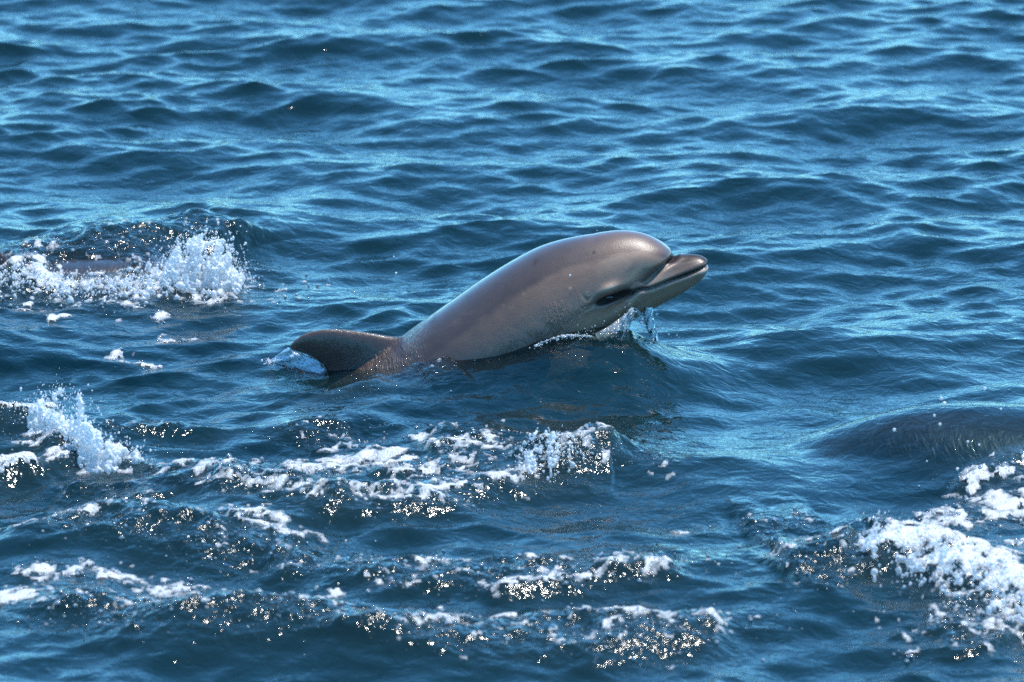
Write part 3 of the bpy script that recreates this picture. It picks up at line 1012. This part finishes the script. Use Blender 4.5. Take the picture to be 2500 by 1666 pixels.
def drop_cloud(name, pts, mat, parent, org, base=ICO2):
    pts = np.asarray(pts, float)
    x, z = plane_pt(pts[:, 0], pts[:, 1]); y = pts[:, 2] * S
    z = z - y * math.tan(PITCH)
    return spheres(name, np.stack([x, y, z], 1) - org, pts[:, 3] * S, mat, base, None, parent)


ch = bpy.data.objects.new('splash', None); scene.collection.objects.link(ch)
ORG = np.array([.32, -.12, .12]); ch.location = ORG
ropes('water_rope', [
    ([(1500, 812, -150), (1512, 795, -140), (1520, 779, -130), (1535, 761, -110), (1547, 754, -90), (1557, 765, -85), (1563, 787, -85)], 4.5, 3.5),
    ([(1478, 822, -150), (1490, 828, -150), (1500, 838, -150), (1505, 850, -150), (1512, 846, -150), (1514, 832, -150), (1520, 815, -140), (1526, 790, -130)], 2.6, 3.0),
    ([(1304, 846, -215), (1330, 834, -212), (1355, 825, -205), (1388, 819, -195), (1414, 820, -188), (1441, 823, -180), (1449, 829, -176), (1459, 825, -170), (1478, 820, -165), (1500, 812, -150)], 2.0, 2.6),
    ([(1571, 755, -60), (1574, 780, -62), (1580, 805, -64), (1592, 828, -66)], 3.5, 2.0),
    ([(1586, 754, -60), (1592, 780, -62), (1598, 800, -64), (1604, 822, -66)], 2.5, 2.0),
], M_CLEAR, ch, ORG)


def sheet(name, left, right, y0, y1, mat, parent, org, n=40, m=16, bulge=8):
    A = catmull(left, n); B = catmull(right, n)
    V = []
    for i in range(n):
        t = np.linspace(0, 1, m)
        P = A[i][None] * (1 - t)[:, None] + B[i][None] * t[:, None]
        x, z = plane_pt(P[:, 0], P[:, 1])
        y = (y0 + (y1 - y0) * i / (n - 1) - bulge * np.sin(np.pi * t) + 3 * np.sin(t * 9 + i * .5)) * S
        V.append(np.stack([x, y, z - y * math.tan(PITCH)], 1))
    fr = np.array(V)
    bk = fr + np.array([0, .0035, 0])
    V = np.concatenate([fr, bk[:, ::-1]], 1)          # closed thin loop, front and back
    nn, kk = V.shape[:2]
    idx = np.arange(nn * kk).reshape(nn, kk); nx_ = np.roll(idx, -1, 1)
    F = np.stack([idx[:-1], nx_[:-1], nx_[1:], idx[1:]], -1).reshape(-1, 4)
    return mesh_obj(name, V.reshape(-1, 3) - org, F, mat, parent)


sheet('water_sheet', [(1566, 752), (1571, 775), (1576, 800), (1586, 820), (1597, 834)], [(1592, 752), (1594, 775), (1599, 798), (1603, 815), (1607, 832)], -60, -66, M_FILM, ch, ORG)
sheet('water_sheet', [(1450, 815), (1480, 800), (1508, 780), (1530, 762)], [(1470, 850), (1505, 838), (1530, 812), (1550, 760)], -160, -95, M_CLEAR, ch, ORG, bulge=14)
dl = [(1602, 768, -62, 4.5), (1603, 795, -62, 3.6), (1631, 817, -62, 3.6), (1651, 819, -60, 2.6), (1645, 831, -60, 2.2), (1612, 813, -62, 2.4), (1563, 788, -90, 4.5), (1566, 780, -90, 3.0),
      (1591, 824, -70, 5.0), (1602, 832, -70, 4.5), (1580, 806, -70, 3.4), (1637, 823, -62, 1.4), (1656, 824, -62, 1.2), (1592, 790, -64, 2.4)]
for _ in range(120):
    t = rng.random()
    dl.append((1574 + 24 * t + rng.normal(0, 7), 765 + 66 * t + rng.normal(0, 5), -68 + rng.normal(0, 6), abs(rng.normal(0, 1.0)) + .6))
LIP = catmull([(1304, 846, -217), (1355, 825, -207), (1388, 819, -197), (1414, 820, -190), (1441, 823, -182), (1459, 825, -172), (1478, 820, -167), (1500, 812, -152), (1520, 781, -132), (1545, 757, -95)], 200)
for _ in range(260):
    q = LIP[rng.integers(0, 200)]
    dl.append((q[0] + rng.normal(0, 4), q[1] + abs(rng.normal(0, 5)) - 2, q[2] - abs(rng.normal(0, 3)), abs(rng.normal(0, 1.1)) + .7))
for _ in range(70):
    q = LIP[rng.integers(60, 200)]
    dl.append((q[0] + rng.normal(0, 18), q[1] - abs(rng.normal(0, 14)), q[2] - 4, abs(rng.normal(0, .6)) + .5))
dc = drop_cloud('drops', dl, M_SPRAY, ch, ORG, ICO1); dc['kind'] = 'stuff'
tag(ch, 'clear water and bright drops pouring off the throat of the leaping dolphin', 'splash', 'white splashes thrown up by the pod')

fl = bpy.data.objects.new('splash', None); scene.collection.objects.link(fl)
ORG2 = np.array([-.64, -.02, -.02]); fl.location = ORG2
sheet('water_film', [(704, 848), (690, 858), (674, 870), (662, 882), (690, 896), (730, 908), (770, 916)], [(712, 856), (735, 863), (763, 874), (780, 886), (789, 896), (796, 906), (800, 922)], -4, -10, M_FILM, fl, ORG2, bulge=10)
dl = [(660 + rng.normal(0, 8), 884 + rng.normal(0, 5), -8 + rng.normal(0, 8), abs(rng.normal(0, 1.2)) + .7) for _ in range(60)]
dl += [(660 + 130 * t + rng.normal(0, 4), 884 + 34 * t + rng.normal(0, 4), -12, abs(rng.normal(0, 1.0)) + .6) for t in rng.random(70)]
dc = drop_cloud('drops', dl, M_SPRAY, fl, ORG2, ICO1); dc['kind'] = 'stuff'
tag(fl, 'thin clear film of water trailing from the tip of the dorsal fin', 'splash', 'white splashes thrown up by the pod')

# loose drops in the air, some nearer than the dolphins
LOOSE = [(2263, 893, -1.6, 4), (2163, 916, -1.7, 4), (2170, 927, -1.7, 4.5), (2160, 975, -1.8, 3.6), (2147, 955, -1.6, 3.2), (2055, 988, -1.8, 4), (2224, 1015, -1.5, 3.2), (2200, 1078, -1.4, 4),
         (2250, 1022, -1.5, 2.6), (2130, 1060, -1.5, 2), (2300, 940, -1.6, 2.6), (910, 628, .1, 3), (1490, 1020, -.7, 2.4), (1487, 1032, -.7, 2), (1420, 462, 0, 1.2), (1405, 515, 0, 1),
         (1390, 522, 0, 1), (1372, 530, 0, 1.2), (1350, 545, 0, 1), (1310, 633, -.3, 2.6), (905, 590, .1, 2), (870, 1010, -.6, 2.4), (620, 905, -.3, 2.6), (565, 605, 1.3, 4), (560, 580, 1.3, 2.5), (570, 615, 1.3, 2.5)]
P = []; Rr = []
for ox, oy, yy, r in LOOSE:
    a = (ox * K - 1250) / 2500 * SENSOR / FOCAL; b = (833 - oy * K) / 2500 * SENSOR / FOCAL
    d = FWD + np.array([a, 0, 0]) + b * UPV
    t = (yy - CAM[1]) / d[1]
    P.append(CAM + d * t); Rr.append(r * S)
lo = spheres('flying_drops', P, np.array(Rr), M_SPRAY, ICO2)
tag(lo, 'single drops of water flying above the sea', 'drops', kind='stuff')
